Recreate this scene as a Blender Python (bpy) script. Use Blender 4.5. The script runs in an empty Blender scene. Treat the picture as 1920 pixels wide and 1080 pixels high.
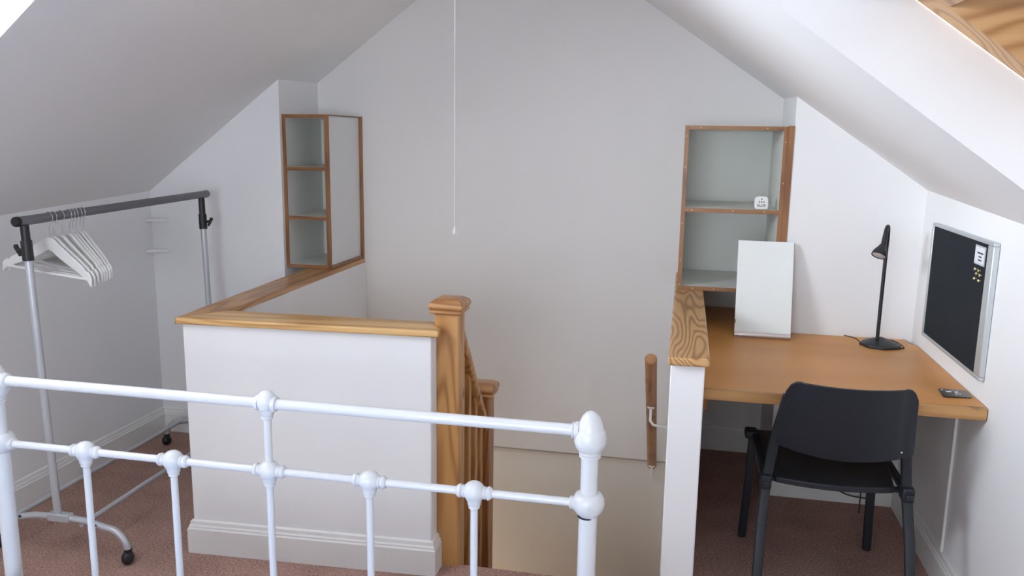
import bpy, bmesh, math, random
from mathutils import Vector, Matrix, noise
random.seed(7)
S = bpy.context.scene
C = S.collection
PI = math.pi

# ------------------------------------------------------------------ camera
f_px, yaw, pitch, roll = 1538.2, .205938, .180593, .01488
F = Vector((-math.sin(yaw)*math.cos(pitch), math.cos(yaw)*math.cos(pitch), -math.sin(pitch)))
Rt = Vector((math.cos(yaw), math.sin(yaw), 0)); U = Rt.cross(F)
r_ = math.cos(roll)*Rt + math.sin(roll)*U
u_ = -math.sin(roll)*Rt + math.cos(roll)*U
cam = bpy.data.objects.new('camera', bpy.data.cameras.new('camera'))
cam.matrix_world = Matrix(((r_.x, u_.x, -F.x, 0), (r_.y, u_.y, -F.y, 0), (r_.z, u_.z, -F.z, 1.55), (0, 0, 0, 1)))
cam.data.sensor_width = 36; cam.data.lens = f_px/1920*36
cam.data.clip_start = .05; cam.data.clip_end = 200
C.objects.link(cam); S.camera = cam

# ------------------------------------------------------------------ sky, light, exposure
HAZE, ZENITH = 8.5, 4.6
W = bpy.data.worlds.new('overcast_sky'); S.world = W; W.use_nodes = True
nt = W.node_tree; bg = nt.nodes['Background']
tc = nt.nodes.new('ShaderNodeTexCoord'); sx = nt.nodes.new('ShaderNodeSeparateXYZ')
rp = nt.nodes.new('ShaderNodeValToRGB')
nt.links.new(tc.outputs['Generated'], sx.inputs[0]); nt.links.new(sx.outputs['Z'], rp.inputs[0])
rp.color_ramp.elements[0].position = 0; rp.color_ramp.elements[0].color = (.80, .87, .95, 1)
rp.color_ramp.elements[1].position = .9; rp.color_ramp.elements[1].color = (.86, .93, 1, 1)
nt.links.new(rp.outputs[0], bg.inputs['Color']); bg.inputs['Strength'].default_value = 6.5
# cloud is brighter towards the veiled sun
vd = nt.nodes.new('ShaderNodeVectorMath'); vd.operation = 'DOT_PRODUCT'; vd.inputs[1].default_value = (-.87, -.485, .07)
nt.links.new(tc.outputs['Generated'], vd.inputs[0])
cl_ = nt.nodes.new('ShaderNodeMath'); cl_.operation = 'MAXIMUM'; cl_.inputs[1].default_value = 0; nt.links.new(vd.outputs['Value'], cl_.inputs[0])
p_ = nt.nodes.new('ShaderNodeMath'); p_.operation = 'POWER'; p_.inputs[1].default_value = 18; nt.links.new(cl_.outputs[0], p_.inputs[0])
g_ = nt.nodes.new('ShaderNodeMath'); g_.operation = 'MULTIPLY_ADD'; g_.inputs[1].default_value = 46; 
nt.links.new(p_.outputs[0], g_.inputs[0])
# hazy band along the horizon
def mth(op, a, b_=None):
    q = nt.nodes.new('ShaderNodeMath'); q.operation = op
    for i_, v_ in enumerate((a, b_)):
        if v_ is None: continue
        if isinstance(v_, (int, float)): q.inputs[i_].default_value = v_
        else: nt.links.new(v_, q.inputs[i_])
    return q.outputs[0]
hz_ = mth('POWER', mth('SUBTRACT', 1.0, mth('ABSOLUTE', sx.outputs['Z'])), 4.0)
nt.links.new(mth('ADD', mth('MULTIPLY', hz_, HAZE), ZENITH), g_.inputs[2])
nt.links.new(g_.outputs[0], bg.inputs['Strength'])
sun = bpy.data.lights.new('veiled_sun', 'SUN'); sun.energy = 0.01; sun.angle = math.radians(45); sun.color = (1, .985, .96)
suno = bpy.data.objects.new('veiled_sun', sun); C.objects.link(suno)
suno.rotation_euler = Vector((.80, .57, -.14)).to_track_quat('-Z', 'Y').to_euler()
S.view_settings.view_transform = 'Standard'; S.view_settings.look = 'None'
S.view_settings.gamma = 1; S.view_settings.use_curve_mapping = False
S.view_settings.exposure = 0.58


# ------------------------------------------------------------------ materials
def mat(name, col, rough=.5, metal=0, spec=.5, bump=0, bscale=50, var=0, vscale=4, coat=0):
    m = bpy.data.materials.new(name); m.use_nodes = True
    n = m.node_tree; b = n.nodes['Principled BSDF']
    b.inputs['Base Color'].default_value = (*col, 1); b.inputs['Roughness'].default_value = rough
    b.inputs['Metallic'].default_value = metal; b.inputs['Specular IOR Level'].default_value = spec
    b.inputs['Coat Weight'].default_value = coat
    t = n.nodes.new('ShaderNodeTexCoord')
    no = n.nodes.new('ShaderNodeTexNoise'); no.inputs['Scale'].default_value = vscale; no.inputs['Detail'].default_value = 6
    n.links.new(t.outputs['Object'], no.inputs['Vector'])
    r = n.nodes.new('ShaderNodeValToRGB'); v = max(var, .015)
    r.color_ramp.elements[0].position = .3; r.color_ramp.elements[1].position = .7
    r.color_ramp.elements[0].color = (*[c*(1-v) for c in col], 1)
    r.color_ramp.elements[1].color = (*[min(1, c*(1+v)) for c in col], 1)
    n.links.new(no.outputs['Fac'], r.inputs[0]); n.links.new(r.outputs[0], b.inputs['Base Color'])
    if bump:
        nb = n.nodes.new('ShaderNodeTexNoise'); nb.inputs['Scale'].default_value = bscale; nb.inputs['Detail'].default_value = 5
        n.links.new(t.outputs['Object'], nb.inputs['Vector'])
        bp = n.nodes.new('ShaderNodeBump'); bp.inputs['Strength'].default_value = bump; bp.inputs['Distance'].default_value = .004
        n.links.new(nb.outputs['Fac'], bp.inputs['Height']); n.links.new(bp.outputs[0], b.inputs['Normal'])
    return m


def wood(name, light, dark, axis='x', rings=14, stretch=9, scale=5, rough=.38, amount=1.0, seed=0, knots=True, bump=.08, coat=.1):
    """pine: contour lines of a stretched noise field give cathedral grain"""
    m = bpy.data.materials.new(name); m.use_nodes = True
    n = m.node_tree; b = n.nodes['Principled BSDF']; L = n.links.new
    t = n.nodes.new('ShaderNodeTexCoord'); mp = n.nodes.new('ShaderNodeMapping')
    sc = {'x': (1/stretch, 1, 1), 'y': (1, 1/stretch, 1), 'z': (1, 1, 1/stretch)}[axis]
    mp.inputs['Scale'].default_value = sc; mp.inputs['Location'].default_value = (seed*1.37, seed*.73, seed*2.1)
    L(t.outputs['Object'], mp.inputs['Vector'])
    no = n.nodes.new('ShaderNodeTexNoise'); no.inputs['Scale'].default_value = scale; no.inputs['Detail'].default_value = 1.5
    no.inputs['Roughness'].default_value = .35
    L(mp.outputs[0], no.inputs['Vector'])
    mu = n.nodes.new('ShaderNodeMath'); mu.operation = 'MULTIPLY'; mu.inputs[1].default_value = rings*6.283
    L(no.outputs['Fac'], mu.inputs[0])
    si = n.nodes.new('ShaderNodeMath'); si.operation = 'SINE'; L(mu.outputs[0], si.inputs[0])
    mr = n.nodes.new('ShaderNodeMapRange'); mr.inputs['From Min'].default_value = -1; L(si.outputs[0], mr.inputs[0])
    pw = n.nodes.new('ShaderNodeMath'); pw.operation = 'POWER'; pw.inputs[1].default_value = 2.2; L(mr.outputs[0], pw.inputs[0])
    # fine fibre
    mp2 = n.nodes.new('ShaderNodeMapping'); mp2.inputs['Scale'].default_value = tuple(1.0 if q < 1 else 24 for q in sc)
    L(t.outputs['Object'], mp2.inputs['Vector'])
    n2 = n.nodes.new('ShaderNodeTexNoise'); n2.inputs['Scale'].default_value = 9; n2.inputs['Detail'].default_value = 4
    L(mp2.outputs[0], n2.inputs['Vector'])
    ad = n.nodes.new('ShaderNodeMath'); ad.operation = 'MULTIPLY_ADD'; ad.inputs[1].default_value = .75*amount
    L(pw.outputs[0], ad.inputs[0])
    m2 = n.nodes.new('ShaderNodeMath'); m2.operation = 'MULTIPLY'; m2.inputs[1].default_value = .35; L(n2.outputs['Fac'], m2.inputs[0])
    L(m2.outputs[0], ad.inputs[2])
    mx = n.nodes.new('ShaderNodeMix'); mx.data_type = 'RGBA'
    mx.inputs['A'].default_value = (*light, 1); mx.inputs['B'].default_value = (*dark, 1)
    L(ad.outputs[0], mx.inputs['Factor'])
    out = mx.outputs['Result']
    if knots:
        mp3 = n.nodes.new('ShaderNodeMapping'); mp3.inputs['Scale'].default_value = tuple(.6 if q < 1 else 1 for q in sc)
        mp3.inputs['Location'].default_value = (seed*.31, seed*.9, seed*.5)
        L(t.outputs['Object'], mp3.inputs['Vector'])
        vo = n.nodes.new('ShaderNodeTexVoronoi'); vo.inputs['Scale'].default_value = 5.5
        L(mp3.outputs[0], vo.inputs['Vector'])
        kr = n.nodes.new('ShaderNodeValToRGB'); kr.color_ramp.elements[0].position = .05; kr.color_ramp.elements[1].position = .09
        kr.color_ramp.elements[0].color = (1, 1, 1, 1); kr.color_ramp.elements[1].color = (0, 0, 0, 1)
        L(vo.outputs['Distance'], kr.inputs[0])
        mk = n.nodes.new('ShaderNodeMix'); mk.data_type = 'RGBA'; L(kr.outputs[0], mk.inputs['Factor'])
        L(out, mk.inputs['A']); mk.inputs['B'].default_value = (*[c*.45 for c in dark], 1); out = mk.outputs['Result']
    L(out, b.inputs['Base Color'])
    b.inputs['Roughness'].default_value = rough; b.inputs['Coat Weight'].default_value = coat; b.inputs['Coat Roughness'].default_value = .2
    bp = n.nodes.new('ShaderNodeBump'); bp.inputs['Strength'].default_value = bump; bp.inputs['Distance'].default_value = .002
    L(ad.outputs[0], bp.inputs['Height']); L(bp.outputs[0], b.inputs['Normal'])
    return m


WALL = mat('white_wall_paint', (.86, .855, .86), .75, bump=.10, bscale=30, var=.012, vscale=1.5)
WALLW = mat('warm_white_wall_paint', (.80, .775, .76), .75, bump=.10, bscale=30, var=.012, vscale=1.5)
CEIL = mat('white_ceiling_paint', (.86, .855, .86), .8, bump=.18, bscale=14, var=.012, vscale=1.5)
SKIRT = mat('white_gloss_paint', (.82, .81, .79), .35)
BEIGE = mat('magnolia_stairwell_paint', (.77, .74, .70), .75, bump=.1, bscale=30, var=.02)
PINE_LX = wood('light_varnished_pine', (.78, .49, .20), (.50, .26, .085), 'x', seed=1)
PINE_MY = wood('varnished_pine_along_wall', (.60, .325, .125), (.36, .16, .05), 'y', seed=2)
PINE_CAP = wood('wide_grained_pine', (.66, .39, .165), (.30, .135, .045), 'y', rings=20, stretch=9, scale=9, seed=8.2, knots=False)
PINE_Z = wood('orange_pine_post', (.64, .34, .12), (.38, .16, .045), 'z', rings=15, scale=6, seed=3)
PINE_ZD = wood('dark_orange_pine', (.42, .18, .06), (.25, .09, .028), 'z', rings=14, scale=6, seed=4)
PINE_CP = wood('pine_newel_cap', (.56, .29, .115), (.32, .13, .045), 'x', rings=9, scale=7, seed=5, knots=False)
EDGE_Z = wood('stained_pine_edging_upright', (.33, .145, .05), (.20, .075, .022), 'z', rings=8, scale=8, seed=6, knots=False, coat=.1)
EDGE_X = wood('stained_pine_edging_level', (.33, .145, .05), (.18, .07, .02), 'x', rings=8, scale=8, seed=7, knots=False, coat=.1)
EDGE_Y = wood('stained_pine_edging_side', (.31, .135, .045), (.18, .07, .02), 'y', rings=8, scale=8, seed=9, knots=False, coat=.1)
DESKTOP = wood('orange_laminate_worktop', (.68, .32, .09), (.60, .27, .07), 'x', rings=3, scale=2, seed=2, knots=False, rough=.45, bump=.01, coat=0)
DESKEDGE = wood('pine_lipping', (.56, .315, .12), (.36, .17, .055), 'x', rings=8, scale=12, stretch=14, seed=11)
MELA = mat('pale_grey_melamine', (.76, .765, .72), .45)
PANELW = mat('glossy_white_board', (.84, .87, .855), .22)
MELW = mat('white_melamine', (.76, .76, .76), .4)
BEDW = mat('white_enamel', (.74, .75, .77), .28, coat=.3)
SILV = mat('silver_grey_paint', (.55, .57, .60), .35, metal=.35)
RAILG = mat('grey_rail_paint', (.17, .17, .19), .4, metal=.3)
BPLA = mat('black_plastic', (.012, .012, .014), .42)
CHAIRP = mat('black_chair_plastic', (.010, .013, .019), .5, bump=.12, bscale=300)
CHAIRM = mat('black_powder_coat', (.014, .018, .024), .45)
LAMPM = mat('black_lamp_metal', (.014, .017, .022), .42)
LENS = mat('frosted_lamp_lens', (.55, .52, .54), .35)
CHROME = mat('chrome_wire', (.7, .7, .72), .2, metal=1)
BRUSH = mat('brushed_steel', (.56, .50, .48), .33, metal=.85)
HANG = mat('white_painted_wood', (.80, .80, .78), .45)
ALU = mat('matt_aluminium', (.56, .59, .60), .42, metal=.5)
FELT = mat('black_felt', (.016, .021, .027), .85, bump=.2, bscale=400, spec=.2)
PAPER = mat('white_paper', (.78, .80, .84), .8)
INK = mat('black_ink', (.02, .02, .025), .7)
BRASS = mat('brass_pin', (.55, .48, .28), .35, metal=.8)
PLUGW = mat('white_plug_plastic', (.80, .80, .78), .4)
CORD = mat('white_cord', (.72, .72, .72), .7)
BLUE = mat('pale_blue_cotton', (.42, .55, .85), .85, bump=.3, bscale=120)
MATT = mat('white_mattress_ticking', (.75, .75, .75), .9)
BRPAINT = mat('white_bracket_paint', (.80, .80, .78), .3)
CARD = mat('glossy_black_card', (.012, .014, .018), .18)
CHIPB = mat('exposed_chipboard', (.45, .30, .17), .9)
SCREW = mat('pale_wood_plug', (.62, .40, .24), .6)
MIRR = bpy.data.materials.new('mirror_glass'); MIRR.use_nodes = True
_b = MIRR.node_tree.nodes['Principled BSDF']; _b.inputs['Base Color'].default_value = (.88, .92, .91, 1)
_b.inputs['Metallic'].default_value = 1; _b.inputs['Roughness'].default_value = .03
GLASS = bpy.data.materials.new('window_glass'); GLASS.use_nodes = True
_n = GLASS.node_tree; _n.nodes.remove(_n.nodes['Principled BSDF'])
_t = _n.nodes.new('ShaderNodeBsdfTransparent'); _g = _n.nodes.new('ShaderNodeBsdfGlossy'); _m = _n.nodes.new('ShaderNodeMixShader')
_g.inputs['Roughness'].default_value = 0; _m.inputs[0].default_value = .07
_n.links.new(_t.outputs[0], _m.inputs[1]); _n.links.new(_g.outputs[0], _m.inputs[2])
_n.links.new(_m.outputs[0], _n.nodes['Material Output'].inputs[0])
DIM_BLIND = bpy.data.materials.new('translucent_blind_cloth'); DIM_BLIND.use_nodes = True
_n = DIM_BLIND.node_tree; _n.nodes.remove(_n.nodes['Principled BSDF'])
_t = _n.nodes.new('ShaderNodeBsdfTranslucent'); _t.inputs[0].default_value = (.13, .14, .15, 1)
_g = _n.nodes.new('ShaderNodeBsdfDiffuse'); _g.inputs[0].default_value = (.8, .8, .8, 1); _m = _n.nodes.new('ShaderNodeAddShader')
_g.inputs[0].default_value = (.5, .5, .5, 1)
_n.links.new(_t.outputs[0], _m.inputs[0]); _n.links.new(_g.outputs[0], _m.inputs[1]); _n.links.new(_m.outputs[0], _n.nodes['Material Output'].inputs[0])
# carpet
CARPET = bpy.data.materials.new('brown_twist_carpet'); CARPET.use_nodes = True
_n = CARPET.node_tree; _b = _n.nodes['Principled BSDF']; _b.inputs['Roughness'].default_value = .95; _b.inputs['Specular IOR Level'].default_value = .1
_t = _n.nodes.new('ShaderNodeTexCoord'); _a = _n.nodes.new('ShaderNodeTexNoise'); _a.inputs['Scale'].default_value = 130; _a.inputs['Detail'].default_value = 8
_a.inputs['Roughness'].default_value = .75
_c = _n.nodes.new('ShaderNodeTexNoise'); _c.inputs['Scale'].default_value = 5; _c.inputs['Detail'].default_value = 4
_r = _n.nodes.new('ShaderNodeValToRGB'); _r.color_ramp.elements[0].position = .36; _r.color_ramp.elements[1].position = .66
_r.color_ramp.elements[0].color = (.21, .122, .10, 1); _r.color_ramp.elements[1].color = (.66, .42, .35, 1)
_mx = _n.nodes.new('ShaderNodeMath'); _mx.operation = 'MULTIPLY_ADD'; _mx.inputs[1].default_value = .18
_n.links.new(_t.outputs['Object'], _a.inputs['Vector']); _n.links.new(_t.outputs['Object'], _c.inputs['Vector'])
_n.links.new(_c.outputs['Fac'], _mx.inputs[0])
_s = _n.nodes.new('ShaderNodeMath'); _s.operation = 'SUBTRACT'; _s.inputs[1].default_value = .09
_n.links.new(_a.outputs['Fac'], _s.inputs[0]); _n.links.new(_s.outputs[0], _mx.inputs[2])
_n.links.new(_mx.outputs[0], _r.inputs[0]); _n.links.new(_r.outputs[0], _b.inputs['Base Color'])
_bp = _n.nodes.new('ShaderNodeBump'); _bp.inputs['Strength'].default_value = .6; _bp.inputs['Distance'].default_value = .006
_n.links.new(_a.outputs['Fac'], _bp.inputs['Height']); _n.links.new(_bp.outputs[0], _b.inputs['Normal'])


# ------------------------------------------------------------------ mesh helpers
class MB:
    def __init__(s): s.b = bmesh.new()

    def box(s, x0, x1, y0, y1, z0, z1, M=None):
        vs = [s.b.verts.new(Vector((x, y, z)) if M is None else M @ Vector((x, y, z)))
              for x in (x0, x1) for y in (y0, y1) for z in (z0, z1)]
        for q in ((0, 1, 3, 2), (4, 6, 7, 5), (0, 4, 5, 1), (2, 3, 7, 6), (0, 2, 6, 4), (1, 5, 7, 3)):
            s.b.faces.new([vs[i] for i in q])
        return s

    def quad(s, *ps):
        s.b.faces.new([s.b.verts.new(Vector(p)) for p in ps]); return s

    def prism(s, poly, z0, z1, ax=2, M=None):
        """poly in the two remaining axes, extruded along ax; z0/z1 numbers"""
        def P(p, z):
            v = {2: (p[0], p[1], z), 1: (p[0], z, p[1]), 0: (z, p[0], p[1])}[ax]
            return Vector(v) if M is None else M @ Vector(v)
        a = [s.b.verts.new(P(p, z0)) for p in poly]; c = [s.b.verts.new(P(p, z1)) for p in poly]
        n = len(poly)
        s.b.faces.new(a[::-1]); s.b.faces.new(c)
        for i in range(n): s.b.faces.new((a[i], a[(i+1) % n], c[(i+1) % n], c[i]))
        return s

    def tube(s, pts, r, seg=16, caps=True, prof=None):
        pts = [Vector(p) for p in pts]; n = len(pts)
        rs = r if isinstance(r, (list, tuple)) else [r]*n
        d0 = (pts[1]-pts[0]).normalized()
        ref = Vector((0, 0, 1)) if abs(d0.z) < .9 else Vector((0, 1, 0))
        a = d0.cross(ref).normalized(); rings = []
        for i, p in enumerate(pts):
            if i == 0: d = d0
            elif i == n-1: d = (pts[-1]-pts[-2]).normalized()
            else: d = ((pts[i+1]-p).normalized()+(p-pts[i-1]).normalized()).normalized()
            a = (a-d*a.dot(d)).normalized(); bb = d.cross(a)
            if prof is None:
                rings.append([s.b.verts.new(p+a*math.cos(t)*rs[i]+bb*math.sin(t)*rs[i]) for t in [2*PI*k/seg for k in range(seg)]])
            else:
                rings.append([s.b.verts.new(p+a*q[0]+bb*q[1]) for q in prof])
        m = len(rings[0])
        for i in range(n-1):
            for k in range(m): s.b.faces.new((rings[i][k], rings[i][(k+1) % m], rings[i+1][(k+1) % m], rings[i+1][k]))
        if caps: s.b.faces.new(rings[0][::-1]); s.b.faces.new(rings[-1])
        return s

    def lathe(s, c, prof, seg=24, axis=(0, 0, 1)):
        """prof: list of (radius, height) along axis from point c"""
        c = Vector(c); d = Vector(axis).normalized()
        ref = Vector((0, 0, 1)) if abs(d.z) < .9 else Vector((0, 1, 0))
        a = d.cross(ref).normalized(); bb = d.cross(a); rings = []
        for r, h in prof:
            r = max(r, 1e-5)
            rings.append([s.b.verts.new(c+d*h+a*math.cos(2*PI*k/seg)*r+bb*math.sin(2*PI*k/seg)*r) for k in range(seg)])
        for i in range(len(prof)-1):
            for k in range(seg): s.b.faces.new((rings[i][k], rings[i][(k+1) % seg], rings[i+1][(k+1) % seg], rings[i+1][k]))
        s.b.faces.new(rings[0][::-1]); s.b.faces.new(rings[-1])
        return s

    def ball(s, c, r, sz=(1, 1, 1), seg=20):
        M = Matrix.Translation(Vector(c)) @ Matrix.Diagonal((r*sz[0], r*sz[1], r*sz[2], 1))
        bmesh.ops.create_uvsphere(s.b, u_segments=seg, v_segments=seg//2+2, radius=1, matrix=M); return s

    def build(s, name, m, parent=None, bevel=0, smooth=False, segs=2, origin=None):
        bmesh.ops.recalc_face_normals(s.b, faces=s.b.faces)
        if parent is not None: o0 = world_loc(parent)
        elif origin is not None: o0 = Vector(origin)
        else:
            co = [v.co for v in s.b.verts]
            o0 = Vector(((min(c.x for c in co)+max(c.x for c in co))/2, (min(c.y for c in co)+max(c.y for c in co))/2, min(c.z for c in co)))
        bmesh.ops.translate(s.b, verts=s.b.verts, vec=-o0)
        me = bpy.data.meshes.new(name); s.b.to_mesh(me); s.b.free()
        me.materials.append(m)
        ob = bpy.data.objects.new(name, me); C.objects.link(ob)
        if parent is not None: ob.parent = parent
        else: ob.location = o0
        if smooth:
            for p in me.polygons: p.use_smooth = True
            me.set_sharp_from_angle(angle=math.radians(38))
        if bevel:
            md = ob.modifiers.new('bevel', 'BEVEL'); md.width = bevel; md.segments = segs; md.limit_method = 'ANGLE'
            md.angle_limit = math.radians(40); md.harden_normals = False
            for p in me.polygons: p.use_smooth = True
            me.set_sharp_from_angle(angle=math.radians(60))
        return ob


def world_loc(o):
    v = Vector((0, 0, 0))
    while o is not None: v = v + o.location; o = o.parent
    return v


def tag(o, label=None, cat=None, group=None, kind=None):
    if label: o['label'] = label
    if cat: o['category'] = cat
    if group: o['group'] = group
    if kind: o['kind'] = kind
    return o


def thing(name, loc, label, cat, group=None):
    o = bpy.data.objects.new(name, None); o.empty_display_size = .05; o.location = loc; C.objects.link(o)
    return tag(o, label, cat, group)


def struct(o, label, cat): return tag(o, label, cat, None, 'structure')


def bez(p0, p1, p2, p3, n=12):
    p0, p1, p2, p3 = map(Vector, (p0, p1, p2, p3))
    return [p0*(1-t)**3+p1*3*t*(1-t)**2+p2*3*t*t*(1-t)+p3*t**3 for t in [i/n for i in range(n+1)]]


def arc_pts(c, r, a0, a1, n, ax=(0, 2)):
    out = []
    for i in range(n+1):
        a = a0+(a1-a0)*i/n; v = [c[0], c[1], c[2]]; v[ax[0]] += r*math.cos(a); v[ax[1]] += r*math.sin(a); out.append(Vector(v))
    return out


# ------------------------------------------------------------------ the room
XL, XR, YB = -2.645, .958, -1.7          # side walls, wall behind the camera
YSL, YSR, D = 3.69, 3.62, 4.12           # gable sections left and right, gable in the recess
XCL, XCR = -1.92, .427                   # recess cheeks
XI, XO = -1.66, -.018                    # stairwell sides
Y0 = 2.70                                # landing edge
RX, RZ = -.845, 2.62                     # ridge
def eave_l(y): return 1.262+.044*(y-3.7)*(1 if y > 1 else 0) - (.119 if y <= 1 else 0)
def eave_r(y): return 1.366+.040*(y-3.6)*(1 if y > 1 else 0) - (.104 if y <= 1 else 0)
BOT = -2.75

# floor: carpet with the stairwell left open
m = MB()
for x0, x1, y0, y1 in ((XL, XR, YB, Y0), (XL, XI-.09, Y0, YSL), (XO+.10, XCR, Y0, D), (XCR, XR, Y0, YSR)):
    m.box(x0, x1, y0, y1, -.03, 0)
struct(m.build('floor', CARPET, origin=(0, 0, 0)), 'brown twist-pile carpet covering the attic floor', 'carpet')
m = MB()
m.box(XL, XR, YB, Y0-.004, -.25, -.03); m.box(XL, XI-.09, Y0-.004, YSL, -.25, -.03); m.box(XO+.10, XR, Y0-.004, YSR, -.25, -.03)
struct(m.build('floor_deck', BEIGE, origin=(0, 0, 0)), 'painted underside and edge of the attic floor around the stairwell', 'floor')

# walls
T = .10
struct(MB().prism([(YB, -.03), (YSL, -.03), (YSL, eave_l(YSL)+.02), (YB, eave_l(0)+.02)], XL-T, XL, 0).build('wall_left', WALL, origin=(XL, 0, 0)), 'low white knee wall behind the clothes rail under the left slope', 'wall')
struct(MB().prism([(YB, -.03), (YSR, -.03), (YSR, eave_r(YSR)+.02), (YB, eave_r(0)+.02)], XR, XR+T, 0).build('wall_right', WALL, origin=(XR, 0, 0)), 'white wall on the right carrying the black notice board', 'wall')
def zl(x, y): return RZ-(RX-x)*(RZ-eave_l(y))/(RX-XL)
def zr(x, y): return RZ-(x-RX)*(RZ-eave_r(y))/(XR-RX)
struct(MB().prism([(XL-.05, -.03), (XCL, -.03), (XCL, zl(XCL, 3.7)+.03), (XL-.05, eave_l(3.7)+.0)], YSL, D+.15, 1).build('wall_gable_left', WALL, origin=(XCL, YSL, 0)), 'white gable section left of the stairwell, next to the three-compartment shelf', 'wall')
struct(MB().prism([(XCR, -.03), (XR+.05, -.03), (XR+.05, eave_r(3.6)-.01), (XCR, zr(XCR, 3.62)+.03)], YSR, D+.15, 1).build('wall_gable_right', WALL, origin=(XCR, YSR, 0)), 'white gable section behind the black desk lamp', 'wall')
ZJ = -.095
struct(MB().prism([(XCL-.05, ZJ), (XCR+.05, ZJ), (XCR+.05, zr(XCR, D)), (RX, RZ+.04), (XCL-.05, zl(XCL, D))], D, D+.12, 1).build('wall_far', WALLW, origin=(RX, D, 0)), 'tall off-white gable wall at the back of the stairwell', 'wall')
struct(MB().box(-3.0, .3, D+.03, D+.12, BOT, ZJ).build('wall_far_lower', BEIGE, origin=(RX, D, 0)), 'cream lower stairwell wall set back below the plaster line', 'wall')
GW = (-1.65, -.05, .85, 1.95)  # unseen window opening, added to throw fill light on the far walls
m = MB()
m.prism([(XL-.1, -.03), (GW[0], -.03), (GW[0], zl(GW[0], 0)+.02), (XL-.1, 1.12)], YB-.1, YB, 1)
m.prism([(GW[1], -.03), (XR+.1, -.03), (XR+.1, 1.26), (GW[1], zr(GW[1], 0)+.02)], YB-.1, YB, 1)
m.prism([(GW[0], -.03), (GW[1], -.03), (GW[1], GW[2]), (GW[0], GW[2])], YB-.1, YB, 1)
m.prism([(GW[0], GW[3]), (GW[1], GW[3]), (GW[1], zr(GW[1], 0)+.02), (RX, RZ+.05), (GW[0], zl(GW[0], 0)+.02)], YB-.1, YB, 1)
struct(m.build('wall_back', WALL, origin=(RX, YB, 0)), 'white gable wall with a window behind the bed', 'wall')
gw = thing('window_3', ((GW[0]+GW[1])/2, YB-.05, GW[2]), 'white casement window in the gable behind the bed', 'window'); gw['kind'] = 'structure'
for a in ((GW[0], GW[0]+.05, GW[2], GW[3]), (GW[1]-.05, GW[1], GW[2], GW[3]), ((GW[0]+GW[1])/2-.03, (GW[0]+GW[1])/2+.03, GW[2], GW[3])):
    MB().box(a[0], a[1], YB-.08, YB-.02, a[2], a[3]).build('frame', SKIRT, gw, bevel=.003)
for z0_ in (GW[2], GW[3]-.05):
    MB().box(GW[0]+.05, GW[1]-.05, YB-.078, YB-.022, z0_, z0_+.05).build('frame', SKIRT, gw, bevel=.003)
MB().quad((GW[0]+.05, YB-.05, GW[2]+.05), (GW[1]-.05, YB-.05, GW[2]+.05), (GW[1]-.05, YB-.05, GW[3]-.05), (GW[0]+.05, YB-.05, GW[3]-.05)).build('pane', GLASS, gw)
_L = bpy.data.lights.new('window_portal', 'AREA'); _L.shape = 'RECTANGLE'; _L.size = GW[1]-GW[0]; _L.size_y = GW[3]-GW[2]; _L.cycles.is_portal = True
_o = bpy.data.objects.new('window_portal', _L); C.objects.link(_o); _o.location = ((GW[0]+GW[1])/2, YB-.09, (GW[2]+GW[3])/2); _o.rotation_euler = (PI/2, 0, 0)
struct(MB().box(XCL, XO, D-.003, D+.01, ZJ-.006, ZJ-.0005).build('trim_4', mat('taupe_sealant', (.40, .35, .30), .8)), 'thin brownish joint line across the back wall of the stairwell', 'trim')  # taupe strip paints the shadow line under the upper plaster
# stairwell below floor level
m = MB()
m.box(XO, XO+.1, Y0, D+.016, BOT, -.03)
m.box(-3.0, XO, Y0-.10, Y0-.004, BOT, -.25)
m.box(-3.05, -2.95, Y0-.1, D+.1, BOT, -.25)
m.box(-3.0, XI-.09, Y0, D+.016, -.33, -.25)
struct(m.build('wall_stairwell', BEIGE, origin=(-1, 3, BOT)), 'cream walls enclosing the stairwell below the attic floor', 'wall')
struct(MB().box(-3.0, XO, Y0-.1, D+.016, BOT-.05, BOT).build('floor_lower', CARPET), 'carpeted lower floor at the foot of the stairs', 'carpet')

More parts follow.
